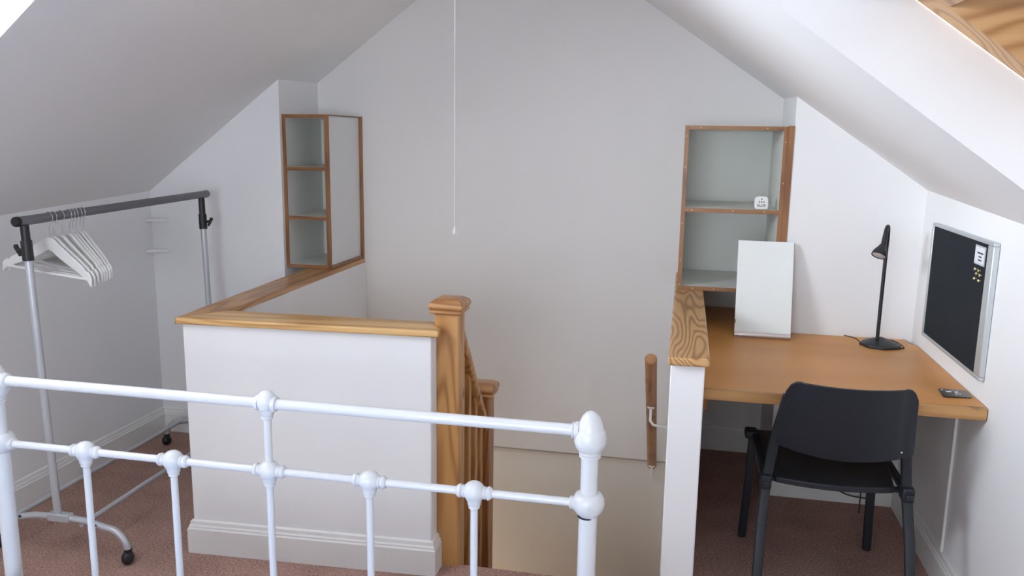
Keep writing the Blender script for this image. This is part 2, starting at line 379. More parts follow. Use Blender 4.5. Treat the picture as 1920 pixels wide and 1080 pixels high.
# ceiling slopes with a rooflight opening in each, splayed reveals
def slope(side, x0, x1, y0, y1, dep=.235, spl=.03):
    """side -1 left / +1 right; x0 (low side) .. x1 (towards ridge) ; returns mesh, frame corners"""
    zf = zl if side < 0 else zr; xe = XL-.02 if side < 0 else XR+.02
    m = MB(); ysl = D+.02
    NY = 14; ys = sorted(set([YB-.05, y0, y1]+[y1+(ysl-y1)*(i/NY) for i in range(1, NY+1)]))
    xs = [xe, x0, x1, RX]
    grid = {}
    def cove(x, y):
        return 0
    for i, x in enumerate(xs):
        for j, y in enumerate(ys): grid[i, j] = m.b.verts.new((x, y, zf(x, y)))
    for i in range(3):
        for j in range(len(ys)-1):
            if i == 1 and ys[j] >= y0-1e-6 and ys[j+1] <= y1+1e-6: continue
            m.b.faces.new((grid[i, j], grid[i+1, j], grid[i+1, j+1], grid[i, j+1]))
    j0, j1 = ys.index(y0), ys.index(y1)
    inner = [grid[1, j0].co.copy(), grid[2, j0].co.copy(), grid[2, j1].co.copy(), grid[1, j1].co.copy()]
    nrm = Vector((side*(RZ-1.3)/1.8, 0, 1)).normalized()
    cen = sum(inner, Vector())/4
    outer = []
    for k, p in enumerate(inner):
        q = p+nrm*dep*.81
        q.y += (spl if q.y > cen.y else -spl)
        # sill lining drops plumb, head lining runs level
        h_ = dep*.81
        if k in (0, 3): q = Vector((p.x, q.y, p.z+h_/nrm.z))
        else: q = Vector((p.x+h_/nrm.x, q.y, p.z))
        outer.append(q)
    vi = [grid[1, j0], grid[2, j0], grid[2, j1], grid[1, j1]]
    vo = [m.b.verts.new(q) for q in outer]
    for k in range(4): m.b.faces.new((vi[k], vi[(k+1) % 4], vo[(k+1) % 4], vo[k]))
    return m, outer, nrm
SKY_L = (-2.30, -1.30, .75, 2.005)
SKY_R = (.86, .13, .85, 2.10)
mL, outL, nL = slope(-1, *SKY_L)
mR, outR, nR = slope(1, *SKY_R)
struct(mL.build('ceiling', CEIL, origin=(RX, 0, RZ)), 'white plastered roof slope above the clothes rail', 'ceiling')
struct(mR.build('ceiling', CEIL, origin=(RX, 0, RZ)), 'white plastered roof slope above the desk', 'ceiling')

def rooflight(idx, outer, nrm, label):
    e = thing('window_%d' % idx, (outer[0]+outer[2])/2, label, 'window'); e['kind'] = 'structure'
    c = sum(outer, Vector())/4
    w = .075 if idx == 1 else .11; th = .09 if idx == 1 else .24
    PW = wood('rooflight_pine_%d' % idx, (.58, .34, .15), (.34, .16, .05), 'x' if idx == 2 else 'x', rings=12, seed=5.5, stretch=5)
    inn = []
    for k in range(4):
        a, b_, p = outer[k-1], outer[(k+1) % 4], outer[k]
        inn.append(p+(a-p).normalized()*w+(b_-p).normalized()*w)
    for k in range(4):
        a, b_ = outer[k], outer[(k+1) % 4]; ia, ib = inn[k], inn[(k+1) % 4]
        m = MB(); lo = [m.b.verts.new(q) for q in (a, b_, ib, ia)]; hi = [m.b.verts.new(q+nrm*th) for q in (a, b_, ib, ia)]
        m.b.faces.new(lo); m.b.faces.new(hi)
        for i in range(4): m.b.faces.new((lo[i], lo[(i+1) % 4], hi[(i+1) % 4], hi[i]))
        m.build('frame', PW, e, bevel=.003)
    m = MB(); m.b.faces.new([m.b.verts.new(q+nrm*(th-.02)) for q in inn]); m.build('pane', GLASS, e)
    if idx == 2:  # unseen blind added to dim the daylight on this rooflight's reveal
        ins = [p+(c-p).normalized()*.0 for p in inn]
        m = MB(); m.b.faces.new([m.b.verts.new(q+nrm*(th-.04)) for q in ins]); m.build('roller_blind', DIM_BLIND, e)
    # daylight portal exactly over the glass
    L = bpy.data.lights.new('rooflight_portal', 'AREA'); L.shape = 'RECTANGLE'
    L.size = (inn[1]-inn[0]).length; L.size_y = (inn[3]-inn[0]).length
    L.cycles.is_portal = True
    lo = bpy.data.objects.new('rooflight_portal', L); C.objects.link(lo)
    X = (inn[1]-inn[0]).normalized(); Y = nrm.cross(X)*1; Y = (Y - X*Y.dot(X)).normalized()
    Z = X.cross(Y)
    if Z.dot(nrm) < 0: Y = -Y; Z = -Z
    ce = sum(inn, Vector())/4+nrm*(th-.01)
    lo.matrix_world = Matrix(((X.x, Y.x, Z.x, ce.x), (X.y, Y.y, Z.y, ce.y), (X.z, Y.z, Z.z, ce.z), (0, 0, 0, 1)))
rooflight(1, outL, nL, 'rooflight in the left roof slope, bright sky in its corner')
rooflight(2, outR, nR, 'pine-framed rooflight in the right roof slope')

# skirting boards with a moulded top
SK = [(0, 0), (.018, 0), (.018, .095), (.014, .101), (.014, .106), (.010, .112), (.008, .124), (.003, .128), (0, .128)]
def skirt(name, a, b_, inward, label, mat_=SKIRT, h=1.0):
    a, b_, n = Vector((*a, 0)), Vector((*b_, 0)), Vector((*inward, 0)).normalized()
    m = MB(); A = [m.b.verts.new(a+n*p[0]+Vector((0, 0, p[1]*h))) for p in SK]; B = [m.b.verts.new(b_+n*p[0]+Vector((0, 0, p[1]*h))) for p in SK]
    k = len(SK)
    for i in range(k): m.b.faces.new((A[i], A[(i+1) % k], B[(i+1) % k], B[i]))
    m.b.faces.new(A[::-1]); m.b.faces.new(B)
    return struct(m.build(name, mat_), label, 'skirting')
skirt('baseboard_left', (XL, YB), (XL, YSL), (1, 0), 'white moulded skirting along the left wall behind the clothes rail')
skirt('baseboard_gable_left', (XL, YSL), (XI-.14, YSL), (0, -1), 'short white skirting on the gable behind the far end of the clothes rail')
skirt('baseboard_right', (XR, YB), (XR, YSR), (-1, 0), 'white moulded skirting along the right wall below the notice board')
skirt('baseboard_gable_right', (XCR-.018, YSR), (XR-.018, YSR), (0, -1), 'white skirting under the desk behind the chair')
skirt('baseboard_recess_side', (XCR, YSR), (XCR, D), (-1, 0), 'short skirting on the recess cheek under the desk')
skirt('baseboard_recess', (XO+.12, D), (XCR-.018, D), (0, -1), 'dim skirting at the back of the recess under the desk')

# stairwell half walls
FL, FR = (-1.742, 2.566), (-.826, 2.612)     # front corners of the left half wall
m = MB()
m.prism([FL, FR, (-.826, 2.680), (-.836, 2.680), (-.836, 2.722), (-1.655, 2.700), (-1.665, D), (-1.795, D)], -.02, .881)
struct(m.build('wall_stairwell_left', WALL, origin=(-1.3, 2.65, 0), bevel=.004), 'white half wall around the stairwell behind the bed footboard', 'wall')
struct(MB().prism([(XO, 2.475), (XO+.103, 2.475), (XO+.103, D), (XO, D)], -.02, .881).build('wall_stairwell_right', WALL, origin=(0, 3, 0), bevel=.004), 'narrow white half wall between stairwell and desk', 'wall')
def skirt_along(name, pts, label):
    m = MB(); k = len(SK); rings = []
    P = [Vector((*p, 0)) for p in pts]
    for i, p in enumerate(P):
        ds = []
        if i > 0: ds.append((P[i]-P[i-1]).normalized())
        if i < len(P)-1: ds.append((P[i+1]-P[i]).normalized())
        ns = [Vector((d.y, -d.x, 0)) for d in ds]
        n = ns[0] if len(ns) == 1 else (ns[0]+ns[1]).normalized()/max(.3, (ns[0]+ns[1]).normalized().dot(ns[0]))
        rings.append([m.b.verts.new(p+n*q[0]+Vector((0, 0, q[1]))) for q in SK])
    for i in range(len(P)-1):
        for j in range(k): m.b.faces.new((rings[i][j], rings[i][(j+1) % k], rings[i+1][(j+1) % k], rings[i+1][j]))
    m.b.faces.new(rings[0][::-1]); m.b.faces.new(rings[-1])
    return struct(m.build(name, SKIRT), label, 'skirting')
skirt_along('baseboard_stairwell', [(-1.790, YSL-.02), FL, FR, (-.826, 2.679)], 'white moulded skirting at the foot of the stairwell half wall')

# pine cappings
def cap(name, poly, z0, z1, mt, label):
    return struct(MB().prism(poly, z0, z1).build(name, mt, bevel=.006, segs=3), label, 'capping')
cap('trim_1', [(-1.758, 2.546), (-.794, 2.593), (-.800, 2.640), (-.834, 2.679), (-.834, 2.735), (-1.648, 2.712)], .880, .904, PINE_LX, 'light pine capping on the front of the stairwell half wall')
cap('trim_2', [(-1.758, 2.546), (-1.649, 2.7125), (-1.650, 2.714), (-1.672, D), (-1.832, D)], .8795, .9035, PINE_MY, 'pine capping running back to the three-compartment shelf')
cap('trim_3', [(-.026, 2.447), (.098, 2.452), (.098, D), (-.026, D)], .880, .907, PINE_CAP, 'boldly grained pine capping on the narrow wall beside the desk')

# small plaster ledges in the left corner
for z, w in ((1.122, .016), (.966, .02)):
    m = MB(); m.prism([(XL, YSL-w*3.2), (XL+.03, YSL-w*1.8), (XL+.09, YSL-.006), (XL+.095, YSL), (XL, YSL)], z-.012, z+.004)
    struct(m.build('wall_ledge', WALL, bevel=.005), ('upper' if z > 1 else 'lower')+' small white plaster ledge in the corner behind the clothes rail', 'ledge')

# ------------------------------------------------------------------ stairs (carpeted)
st = thing('staircase', (-.4, 2.7, 0), 'carpeted stairs dropping away behind the newel post', 'stairs')
st['kind'] = 'structure'
for i in range(2):
    MB().box(-.745, XO-.002, Y0+i*.22, Y0+(i+1)*.22+.02, -.21*(i+1)-.2, -.21*(i+1)).build('tread', CARPET, st, bevel=.012)
pv = (-.745, 3.16)
ang = [(-.02, 3.16), (-.02, 3.7), (-.35, D+.01), (-.745, D+.01)]
for i in range(3):
    MB().prism([pv, ang[i], ang[i+1]], -.21*(i+3)-.22, -.21*(i+3)).build('tread', CARPET, st, bevel=.008)
for i in range(6):
    x1 = -.745-.22*i
    MB().box(x1-.24, x1, 3.16, D+.01, -.21*(i+6)-.25, -.21*(i+6)).build('tread', CARPET, st, bevel=.012)

# ------------------------------------------------------------------ stair balustrade
NX0, NX1, NY0, NY1 = -.835, -.748, 2.681, 2.768
bal = thing('stair_balustrade', (-.79, 2.7, 0), 'orange pine newel posts with sloping handrail and balusters at the stair head', 'balustrade')
def newel(x0, x1, y0, y1, zb, zt, mt):
    p = MB().box(x0, x1, y0, y1, zb, zt).build('newel_post', mt, bal, bevel=.006, segs=3)
    cx, cy, h = (x0+x1)/2, (y0+y1)/2, (x1-x0)/2
    m = MB()
    prof = [(h+.001, 0), (h+.014, .004), (h+.016, .010), (h+.010, .014), (h+.016, .020), (h+.019, .030), (h+.014, .042), (h-.002, .051), (h-.008, .054)]
    rings = []
    for r, z in prof: rings.append([m.b.verts.new((cx+sx_*r, cy+sy_*r, zt+z)) for sx_, sy_ in ((-1, -1), (1, -1), (1, 1), (-1, 1))])
    for i in range(len(rings)-1):
        for k in range(4): m.b.faces.new((rings[i][k], rings[i][(k+1) % 4], rings[i+1][(k+1) % 4], rings[i+1][k]))
    m.b.faces.new(rings[0][::-1]); m.b.faces.new(rings[-1])
    c = m.build('newel_cap', PINE_CP, p, bevel=.0025)
    return p
newel(NX0, NX1, NY0, NY1, -.35, .944, PINE_Z)
LY0 = 3.165
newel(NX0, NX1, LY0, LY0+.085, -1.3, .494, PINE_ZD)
def hr(y): return .872-(y-2.785)*.42/.34
m = MB(); m.prism([(NY1, hr(NY1)-.055), (LY0+.004, hr(LY0+.004)-.055), (LY0+.004, hr(LY0+.004)), (NY1, hr(NY1))], -.815, -.752, 0)
m.build('handrail', PINE_Z, bal, bevel=.008, segs=3)
for y in (2.825, 2.925, 3.025, 3.115):
    m = MB(); m.prism([(y-.016, -.02-(y-2.7)*.95), (y+.016, -.02-(y-2.7)*.95), (y+.016, hr(y+.016)-.05), (y-.016, hr(y-.016)-.05)], -.799, -.767, 0)
    m.build('baluster', PINE_Z, bal, bevel=.003)
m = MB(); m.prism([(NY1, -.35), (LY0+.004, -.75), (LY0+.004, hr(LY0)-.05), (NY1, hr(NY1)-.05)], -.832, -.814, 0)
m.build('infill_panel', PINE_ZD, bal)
m = MB(); m.prism([(NY1, -.30), (LY0+.004, -.68), (LY0+.004, -.40), (NY1, -.06)], -.812, -.752, 0)
m.build('string_board', PINE_Z, bal, bevel=.004)

# wall handrail on the right
hb = thing('stair_handrail', (-.095, 3.13, .7), 'round pine handrail on white brackets on the right side of the stairs', 'handrail')
pa, pb = Vector((-.0985, 3.11, .722)), Vector((-.0985, 4.07, -.10))
m = MB(); dd = (pb-pa).normalized(); m.tube([pa, pa+dd*.004, pb-dd*.004, pb], [.020, .0235, .0235, .020], 28)
m.build('rail', wood('round_pine_rail', (.42, .20, .085), (.28, .115, .04), 'y', rings=7, seed=3, knots=False), hb, smooth=True)
for t in (.355, .97):
    q = pa+(pb-pa)*t; up = Vector((0, dd.z, -dd.y)); up = -up if up.z > 0 else up
    m = MB()
    a0 = q+Vector((0, -.020, -.010)); fwd = Vector((0, -.012, -.022))
    pts = [a0+Vector((0, 0, -.0)), a0+fwd, a0+Vector((0, -.022, -.052)), a0+Vector((.012, -.024, -.068)), a0+Vector((.03, -.022, -.073)), Vector((XO-.004, a0.y-.015, a0.z-.078))]
    m.tube(pts, .006, 12); m.lathe(a0+Vector((0, .004, 0)), [(.016, 0), (.016, .005), (.009, .009)], 16, (0, -.5, -.9))
    m.lathe((XO, a0.y-.015, a0.z-.078), [(.020, 0), (.020, .004), (.012, .008)], 20, (-1, 0, 0))
    m.build('bracket', BRPAINT, hb, smooth=True)

# ------------------------------------------------------------------ left shelf unit (three compartments)
def shelf_box(e, x0, x1, y0, y1, z0, z1, shelves, t=.016, right_cover=None, side_out=MELW):
    MB().box(x0, x0+t, y0+.004, y1, z0, z1).build('side_panel', MELA, e)
    MB().box(x1-t, x1, y0+.004, y1, z0, z1).build('side_panel', side_out, e)
    MB().box(x0+t, x1-t, y0+.004, y1, z1-t, z1).build('top_panel', MELA, e)
    MB().box(x0+t, x1-t, y0+.004, y1, z0, z0+t).build('bottom_panel', MELA, e)
    MB().box(x0+t, x1-t, y1-.006, y1, z0+t, z1-t).build('back_panel', MELA, e)
    for z in shelves:
        s_ = MB().box(x0+t, x1-t, y0+.004, y1-.006, z-t, z).build('shelf', MELA, e)
        MB().box(x0+t+.001, x1-t-.001, y0, y0+.004, z-t-.001, z).build('edging', EDGE_X, s_)
    MB().box(x0, x0+t+.001, y0, y0+.004, z0, z1).build('edging', EDGE_Z, e)
    MB().box(x1-t-.001, x1, y0, y0+.004, z0, z1).build('edging', EDGE_Z, e)
    MB().box(x0+t+.001, x1-t-.001, y0, y0+.004, z1-t, z1).build('edging', EDGE_X, e)
    MB().box(x0+t+.001, x1-t-.001, y0, y0+.004, z0, z0+t).build('edging', EDGE_X, e)
zb = .9042
sl = thing('shelf_unit', (-1.8, 3.9, zb), 'narrow white three-compartment shelf edged in pine left of the stairwell', 'shelf')
lx0, lx1, ly0 = XCL, -1.686, 3.712
shelf_box(sl, lx0, lx1, ly0, D, zb, 1.648, (1.398, 1.160))
MB().box(lx1, lx1+.003, ly0, ly0+.012, zb, 1.648).build('corner_strip', EDGE_Z, sl)
MB().box(lx1, lx1+.012, D-.024, D, zb, 1.648).build('rear_strip', EDGE_Z, sl)
MB().box(lx1, lx1+.006, ly0+.012, D-.024, 1.642, 1.648).build('top_strip', EDGE_Y, sl)
MB().box(lx1, lx1+.008, ly0, D-.024, zb, zb+.017).build('bottom_strip', EDGE_Y, sl)

# right shelf unit (two compartments)
sr = thing('shelf_unit', (.2, 3.8, .908), 'wide white two-compartment shelf edged in pine above the desk', 'shelf')
zr0 = .9075; rx0, rx1, ry0 = -.016, .4045, 3.622
shelf_box(sr, rx0, rx1, ry0, D, zr0, 1.614, (1.266,), t=.0165, side_out=MELA)
MB().box(rx1, XCR+.001, ry0-.006, ry0+.004, zr0, 1.617).build('corner_strip', EDGE_Z, sr)
for x, z in ((rx0+.008, 1.57), (rx0+.008, 1.44), (rx0+.008, 1.20), (rx0+.008, 1.04), (rx0+.008, .93), (rx1-.008, 1.55), (rx1-.008, 1.38),
             (.05, 1.606), (.32, 1.606), (.03, 1.258), (.20, 1.258), (.33, 1.258), (.05, .916), (.14, .916)):
    MB().lathe((x, ry0+.0005, z), [(.0032, 0), (.0032, .0012)], 10, (0, -1, 0)).build('screw_plug', SCREW, sr)

# plug adaptor
ad = thing('plug_adaptor', (.318, 3.66, 1.266), 'white travel plug adaptor standing on the upper shelf over the desk', 'adaptor')
m = MB(); cx, cz, hw, hh = .318, 1.2675+.0275, .0285, .0275
pts = []
for (ax_, az_, a0) in ((1, 1, 0), (-1, 1, 90), (-1, -1, 180), (1, -1, 270)):
    rr = .017 if az_ > 0 else .010
    for k in range(7):
        a = math.radians(a0+90*k/6); pts.append((cx+ax_*(hw-rr)+rr*math.cos(a), cz+az_*(hh-rr)+rr*math.sin(a)))
m.prism(pts, 3.640, 3.690, 1); m.build('body', PLUGW, ad, bevel=.004, segs=3)
for dx, dz in ((0, .0165), (-.009, .004), (0, .004), (.009, .004)):
    MB().lathe((cx+dx, 3.6402, cz+dz), [(.0030, 0), (.0030, .0012)], 6, (0, -1, 0)).build('socket_hole', INK, ad)
def text(body, name, size, M, mt, parent, ext=.0003, align='CENTER'):
    cu = bpy.data.curves.new(name, 'FONT'); cu.body = body; cu.size = size; cu.extrude = ext; cu.align_x = align; cu.align_y = 'CENTER'
    cu.materials.append(mt); tmp = bpy.data.objects.new(name+'_curve', cu); C.objects.link(tmp)
    bpy.context.view_layer.update()
    me = bpy.data.meshes.new_from_object(tmp.evaluated_get(bpy.context.evaluated_depsgraph_get())); me.name = name
    bpy.data.objects.remove(tmp, do_unlink=True)
    o = bpy.data.objects.new(name, me); C.objects.link(o); o.parent = parent
    o.matrix_local = Matrix.Translation(-world_loc(parent)) @ M
    return o
text('EU/R', 'lettering', .017, Matrix.Translation((cx, 3.6392, cz-.012)) @ Matrix.Rotation(PI/2, 4, 'X'), INK, ad)

# ------------------------------------------------------------------ desk
dk = thing('desk', (.5, 3.2, .7), 'built-in desk with orange wood worktop and pine front edge', 'desk')
DZ, DT, DY = .743, .040, 2.700
dx0 = XO+.1035
m = MB(); m.prism([(dx0, DY+.018), (XR-.003, DY+.018), (XR-.003, YSR-.10), (XR-.028, YSR-.07), (XR-.028, YSR-.002), (XCR-.002, YSR-.002), (XCR-.002, D-.002), (dx0, D-.002)], DZ-DT, DZ)
m.build('worktop', DESKTOP, dk, bevel=.0015)
m = MB(); m.box(dx0, XR-.003, DY, DY+.018, DZ-DT, DZ-.0003); m.build('front_edge', DESKEDGE, dk, bevel=.0025)
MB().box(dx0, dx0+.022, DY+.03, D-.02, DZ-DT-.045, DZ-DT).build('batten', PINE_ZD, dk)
tr = MB().box(XR-.010, XR-.0003, 2.955, 2.985, .129, DZ-DT-.001).build('cable_trunking', SKIRT, bevel=.002)
tag(tr, 'thin white vertical trunking on the right wall under the desk', 'trunking')

# ------------------------------------------------------------------ leaning mirror
mi = thing('tilted_whiteboard', (.34, 3.47, DZ+.002), 'tall plain white rectangular panel in a steel foot, leaning back on the desk', 'panel')
B0, B1 = Vector((.229, 3.474, DZ+.002)), Vector((.455, 3.471, DZ+.002))
hgt = .411; lean = math.radians(17.5)
ex = (B1-B0).normalized(); eu = Vector((0, math.sin(lean), math.cos(lean))); eu = (eu-ex*eu.dot(ex)).normalized(); en = ex.cross(eu)
MM = Matrix(((ex.x, eu.x, en.x, B0.x), (ex.y, eu.y, en.y, B0.y), (ex.z, eu.z, en.z, B0.z), (0, 0, 0, 1)))
w_ = (B1-B0).length
MB().box(0, w_, .018, hgt, -.004, 0, MM).build('backing', MELW, mi)
MB().box(.0008, w_-.0008, .019, hgt-.001, 0, .003, MM).build('white_face', PANELW, mi)
m = MB()                                  # curved steel foot wrapping under the lower edge
pr = [(.023, .0055), (.012, .0068), (.004, .0045), (.0005, -.001), (.0005, -.006), (.004, -.006), (.006, .002), (.023, .0035)]
m.prism([(p[0], p[1]) for p in pr], 0, w_, 0, MM); m.box(.229, .4545, 3.474, 3.565, DZ+.0005, DZ+.0030); ft = m.build('foot', BRUSH, mi, bevel=.0006)
m = MB(); m.prism([(0, .055), (.0045, .058), (.0035, .066), (.006, .069), (.002, .074), (0, .073)], .0032, .0036, 2, MM); m.build('chip', CHIPB, mi)

# ------------------------------------------------------------------ desk lamp
la = thing('desk_lamp', (.803, 3.477, DZ), 'slim black gooseneck reading lamp on the desk by the wall', 'lamp')
lc = Vector((.803, 3.477, DZ))
m = MB(); m.lathe(lc, [(.078, 0), (.080, .003), (.079, .010), (.052, .021), (.018, .033), (.009, .036)], 8); m.build('base', LAMPM, la, bevel=.002)
sb = Vector((.787, 3.460, DZ+.030))
m = MB(); stem = [sb, Vector((.787, 3.458, .95)), Vector((.787, 3.452, 1.15))]
m.tube(stem, .0072, 14); m.build('stem', LAMPM, la, smooth=True)
neck = bez((.787, 3.452, 1.15), (.790, 3.450, 1.26), (.775, 3.425, 1.255), (.763, 3.40, 1.165), 16)
m = MB(); m.tube(neck, [.0072]*9+[.0075, .008, .0082, .0085, .0087, .009, .0095, .010], 14); m.build('gooseneck', LAMPM, la, smooth=True)
hd = neck[-1]; ha = Vector((-.36, -.42, -.83)).normalized()
m = MB(); m.lathe(hd-ha*.004, [(.010, 0), (.012, .008), (.018, .022), (.026, .038), (.0285, .052), (.028, .056), (.0265, .056), (.025, .050)], 28, ha)
sh = m.build('lamp_shade', LAMPM, la, smooth=True)
MB().lathe(hd+ha*.0465, [(.025, 0), (.0245, .003), (.018, .0055), (.001, .0065)], 28, ha).build('lens', LENS, sh, smooth=True)
m = MB(); m.tube(bez((.73, 3.49, DZ+.006), (.72, 3.52, DZ+.02), (.705, 3.55, DZ+.012), (.690, YSR-.006, DZ+.004), 10), .0022, 8)
m.build('cord', BPLA, la, smooth=True); m = MB()
m.tube(bez((.825, 3.54, DZ+.014), (.86, 3.53, DZ+.018), (.885, 3.51, DZ+.01), (.888, 3.46, DZ+.004), 10)+bez((.888, 3.46, DZ+.004), (.892, 3.44, DZ+.003), (.875, 3.435, DZ+.003), (.862, 3.45, DZ+.006), 8)[1:], .0022, 8)
m.build('cord', BPLA, la, smooth=True)
MB().box(.845, .872, 3.428, 3.442, DZ+.0005, DZ+.010).build('cord_switch', BPLA, la, bevel=.003)

# loose cable under the desk
m = MB()
m.tube(bez((.66, 3.586, .145), (.70, 3.580, .035), (.77, 3.575, .045), (.835, 3.575, .040), 14), .0028, 8)
m.tube(bez((.822, 3.578, .125), (.800, 3.574, .10), (.808, 3.574, .03), (.790, 3.50, .004), 12), .0028, 8)
tag(m.build('power_cable', BPLA, smooth=True), 'thin black cable looping down the skirting under the desk', 'cable')

# black card on desk
cd = thing('key_card', (.90, 2.84, DZ), 'flat glossy black card with white markings at the desk corner', 'card')
pc = [Vector((.859, 2.884, 0)), Vector((.945, 2.884, 0)), Vector((.941, 2.800, 0)), Vector((.852, 2.790, 0))]
o_ = sum(pc, Vector())/4; poly = []
for k in range(4):
    p, a, b_ = pc[k], pc[k-1], pc[(k+1) % 4]
    da, db = (a-p).normalized(), (b_-p).normalized()
    for q in (p+da*.008, p+(da+db)*.0025, p+db*.008): poly.append((q.x, q.y))
MB().prism(poly[::-1], DZ+.0004, DZ+.0040).build('body', CARD, cd, bevel=.0008)
m = MB(); zz = DZ+.0041
for (x, y, w, d, a) in ((.868, 2.868, .006, .006, 0), (.884, 2.852, .016, .012, .1), (.902, 2.862, .002, .026, .5), (.910, 2.858, .002, .030, -.5), (.906, 2.842, .012, .008, .2),
                        (.898, 2.822, .003, .014, .1), (.908, 2.824, .010, .002, .3), (.914, 2.833, .002, .012, -.4)):
    m.box(-w/2, w/2, -d/2, d/2, 0, .0003, Matrix.Translation((x, y, zz)) @ Matrix.Rotation(a, 4, 'Z'))
m.build('printed_mark', PAPER, cd)

# ------------------------------------------------------------------ notice board on the right wall
nb = thing('notice_board', (XR, 3.1, .81), 'black felt notice board in a slim aluminium frame on the right wall', 'notice board')
BY0, BY1, BZ0, BZ1 = 2.764, 3.425, .812, 1.254
fx = XR-.020
MB().box(fx+.005, XR-.001, BY0+.01, BY1-.01, BZ0+.01, BZ1-.01).build('felt_panel', FELT, nb)
fw = .020
for nm, a in (('frame_rail', (BY0, BY1, BZ1-fw*.6, BZ1)), ('frame_rail', (BY0, BY1, BZ0, BZ0+fw*.6)), ('frame_stile', (BY0, BY0+.050, BZ0+fw*.6, BZ1-fw*.6)), ('frame_stile', (BY1-.016, BY1, BZ0+fw*.6, BZ1-fw*.6))):
    MB().box(fx, XR-.001, *a).build(nm, ALU, nb, bevel=.003)
nt_ = thing('paper_note', (fx+.004, 2.88, 1.17), 'small white printed note pinned in the top right corner of the notice board', 'note')
MB().box(fx+.0025, fx+.0046, 2.838, 2.932, 1.168, 1.2305).build('backing', ALU, nt_)
MB().box(fx+.0015, fx+.0024, 2.843, 2.927, 1.174, 1.226).build('sheet', PAPER, nt_)
m = MB()
for z, y0, y1 in ((1.207, 2.852, 2.905), (1.195, 2.865, 2.890), (1.184, 2.862, 2.892)):
    m.box(fx+.0009, fx+.0014, y0, y1, z-.0022, z+.0022)
m.build('printed_line', INK, nt_)
for i, (y, z) in enumerate(((2.905, 1.152), (2.872, 1.151), (2.888, 1.139), (2.855, 1.138), (2.903, 1.121), (2.862, 1.120))):
    m = MB(); m.lathe((fx+.005, y, z), [(.0035, 0), (.0030, .002), (.0055, .004), (.0060, .006), (.004, .0085), (.001, .0095)], 12, (-1, 0, 0))
    tag(m.build('push_pin', BRASS, smooth=True), 'brass push pin on the notice board, '+('upper left', 'upper right', 'centre', 'right-hand', 'lower left', 'lower right')[i]+' one of the cluster of six', 'pin', 'brass push pins on the notice board')

# ------------------------------------------------------------------ chair
ch = thing('stacking_chair', (.53, 2.85, 0), 'black plastic stacking chair with its back to the camera at the desk', 'chair')
xl, xr = .282, .765                          # outer leg planes
# seat: shallow pan
m = MB(); n = 12; g = []
SX0, SX1, SY0, SY1 = .318, .728, 2.690, 3.16
for lay in (0, 1):
    gg = []
    for j in range(n+1):
        row = []
        for i in range(n+1):
            u, v = i/n, j/n
            x = SX0+(SX1-SX0)*u; y = SY0+(SY1-SY0)*v
            if v < .5: x = .523+(x-.523)*(.90+.10*min(1, v*2.5))
            y -= (1-(2*u-1)**2)*.03*(1-v)
            z = .470-.018*(1-(2*u-1)**2)*(1-(2*v-1)**2) - (.03*max(0, v-.8)/.2*1.0)**1 * .5 - .010*max(0, .2-v)/.2
            row.append(m.b.verts.new((x, y, z-lay*.020)))
        gg.append(row)
    g.append(gg)
for lay in (0, 1):
    for j in range(n):
        for i in range(n): m.b.faces.new((g[lay][j][i], g[lay][j][i+1], g[lay][j+1][i+1], g[lay][j+1][i]))
for i in range(n):
    m.b.faces.new((g[0][0][i], g[0][0][i+1], g[1][0][i+1], g[1][0][i])); m.b.faces.new((g[0][n][i], g[0][n][i+1], g[1][n][i+1], g[1][n][i]))
    m.b.faces.new((g[0][i][0], g[0][i+1][0], g[1][i+1][0], g[1][i][0])); m.b.faces.new((g[0][i][n], g[0][i+1][n], g[1][i+1][n], g[1][i][n]))
m.build('seat', CHAIRP, ch, bevel=.004, smooth=True)
# backrest: curved shell with rounded top corners and flat side wings
m = MB(); nx, nz = 30, 16; g = [[], []]
zt, zbk = .822, .584
for lay in (0, 1):
    for j in range(nz+1):
        v = j/nz; row = []
        for i in range(nx+1):
            u = 2*i/nx-1
            hwid = .2115-.018*v
            cx_ = .5330+.004*(1-v)
            x = cx_+hwid*u
            top = zt-.000-.040*max(0, (abs(u)-.80)/.20)**2.6 + .006*u*0
            bot = zbk-.018*(1-u*u)+.020*(1-v)*0
            z = bot+(top-bot)*v
            wing = max(0, (abs(u)-.80)/.20)
            y = 2.660-.070*v-.060*(1-u*u)+.006*wing
            y += .006*(1 if .76 < abs(u) < .82 else 0)
            row.append(m.b.verts.new((x, y+lay*.010, z)))
        g[lay].append(row)
for lay in (0, 1):
    for j in range(nz):
        for i in range(nx): m.b.faces.new((g[lay][j][i], g[lay][j][i+1], g[lay][j+1][i+1], g[lay][j+1][i]))
for i in range(nx):
    for j in (0, nz): m.b.faces.new((g[0][j][i], g[0][j][i+1], g[1][j][i+1], g[1][j][i]))
for j in range(nz):
    for i in (0, nx): m.b.faces.new((g[0][j][i], g[0][j+1][i], g[1][j+1][i], g[1][j][i]))
m.build('backrest', CHAIRP, ch, bevel=.0025, smooth=True)
def rrect(w, d, r=.006):
    o = []
    for sx_, sy_, a0 in ((1, 1, 0), (-1, 1, 90), (-1, -1, 180), (1, -1, 270)):
        for k in range(4):
            a = math.radians(a0+30*k); o.append((sx_*(w/2-r)+r*math.cos(a), sy_*(d/2-r)+r*math.sin(a)))
    return o
PRO = rrect(.032, .020)
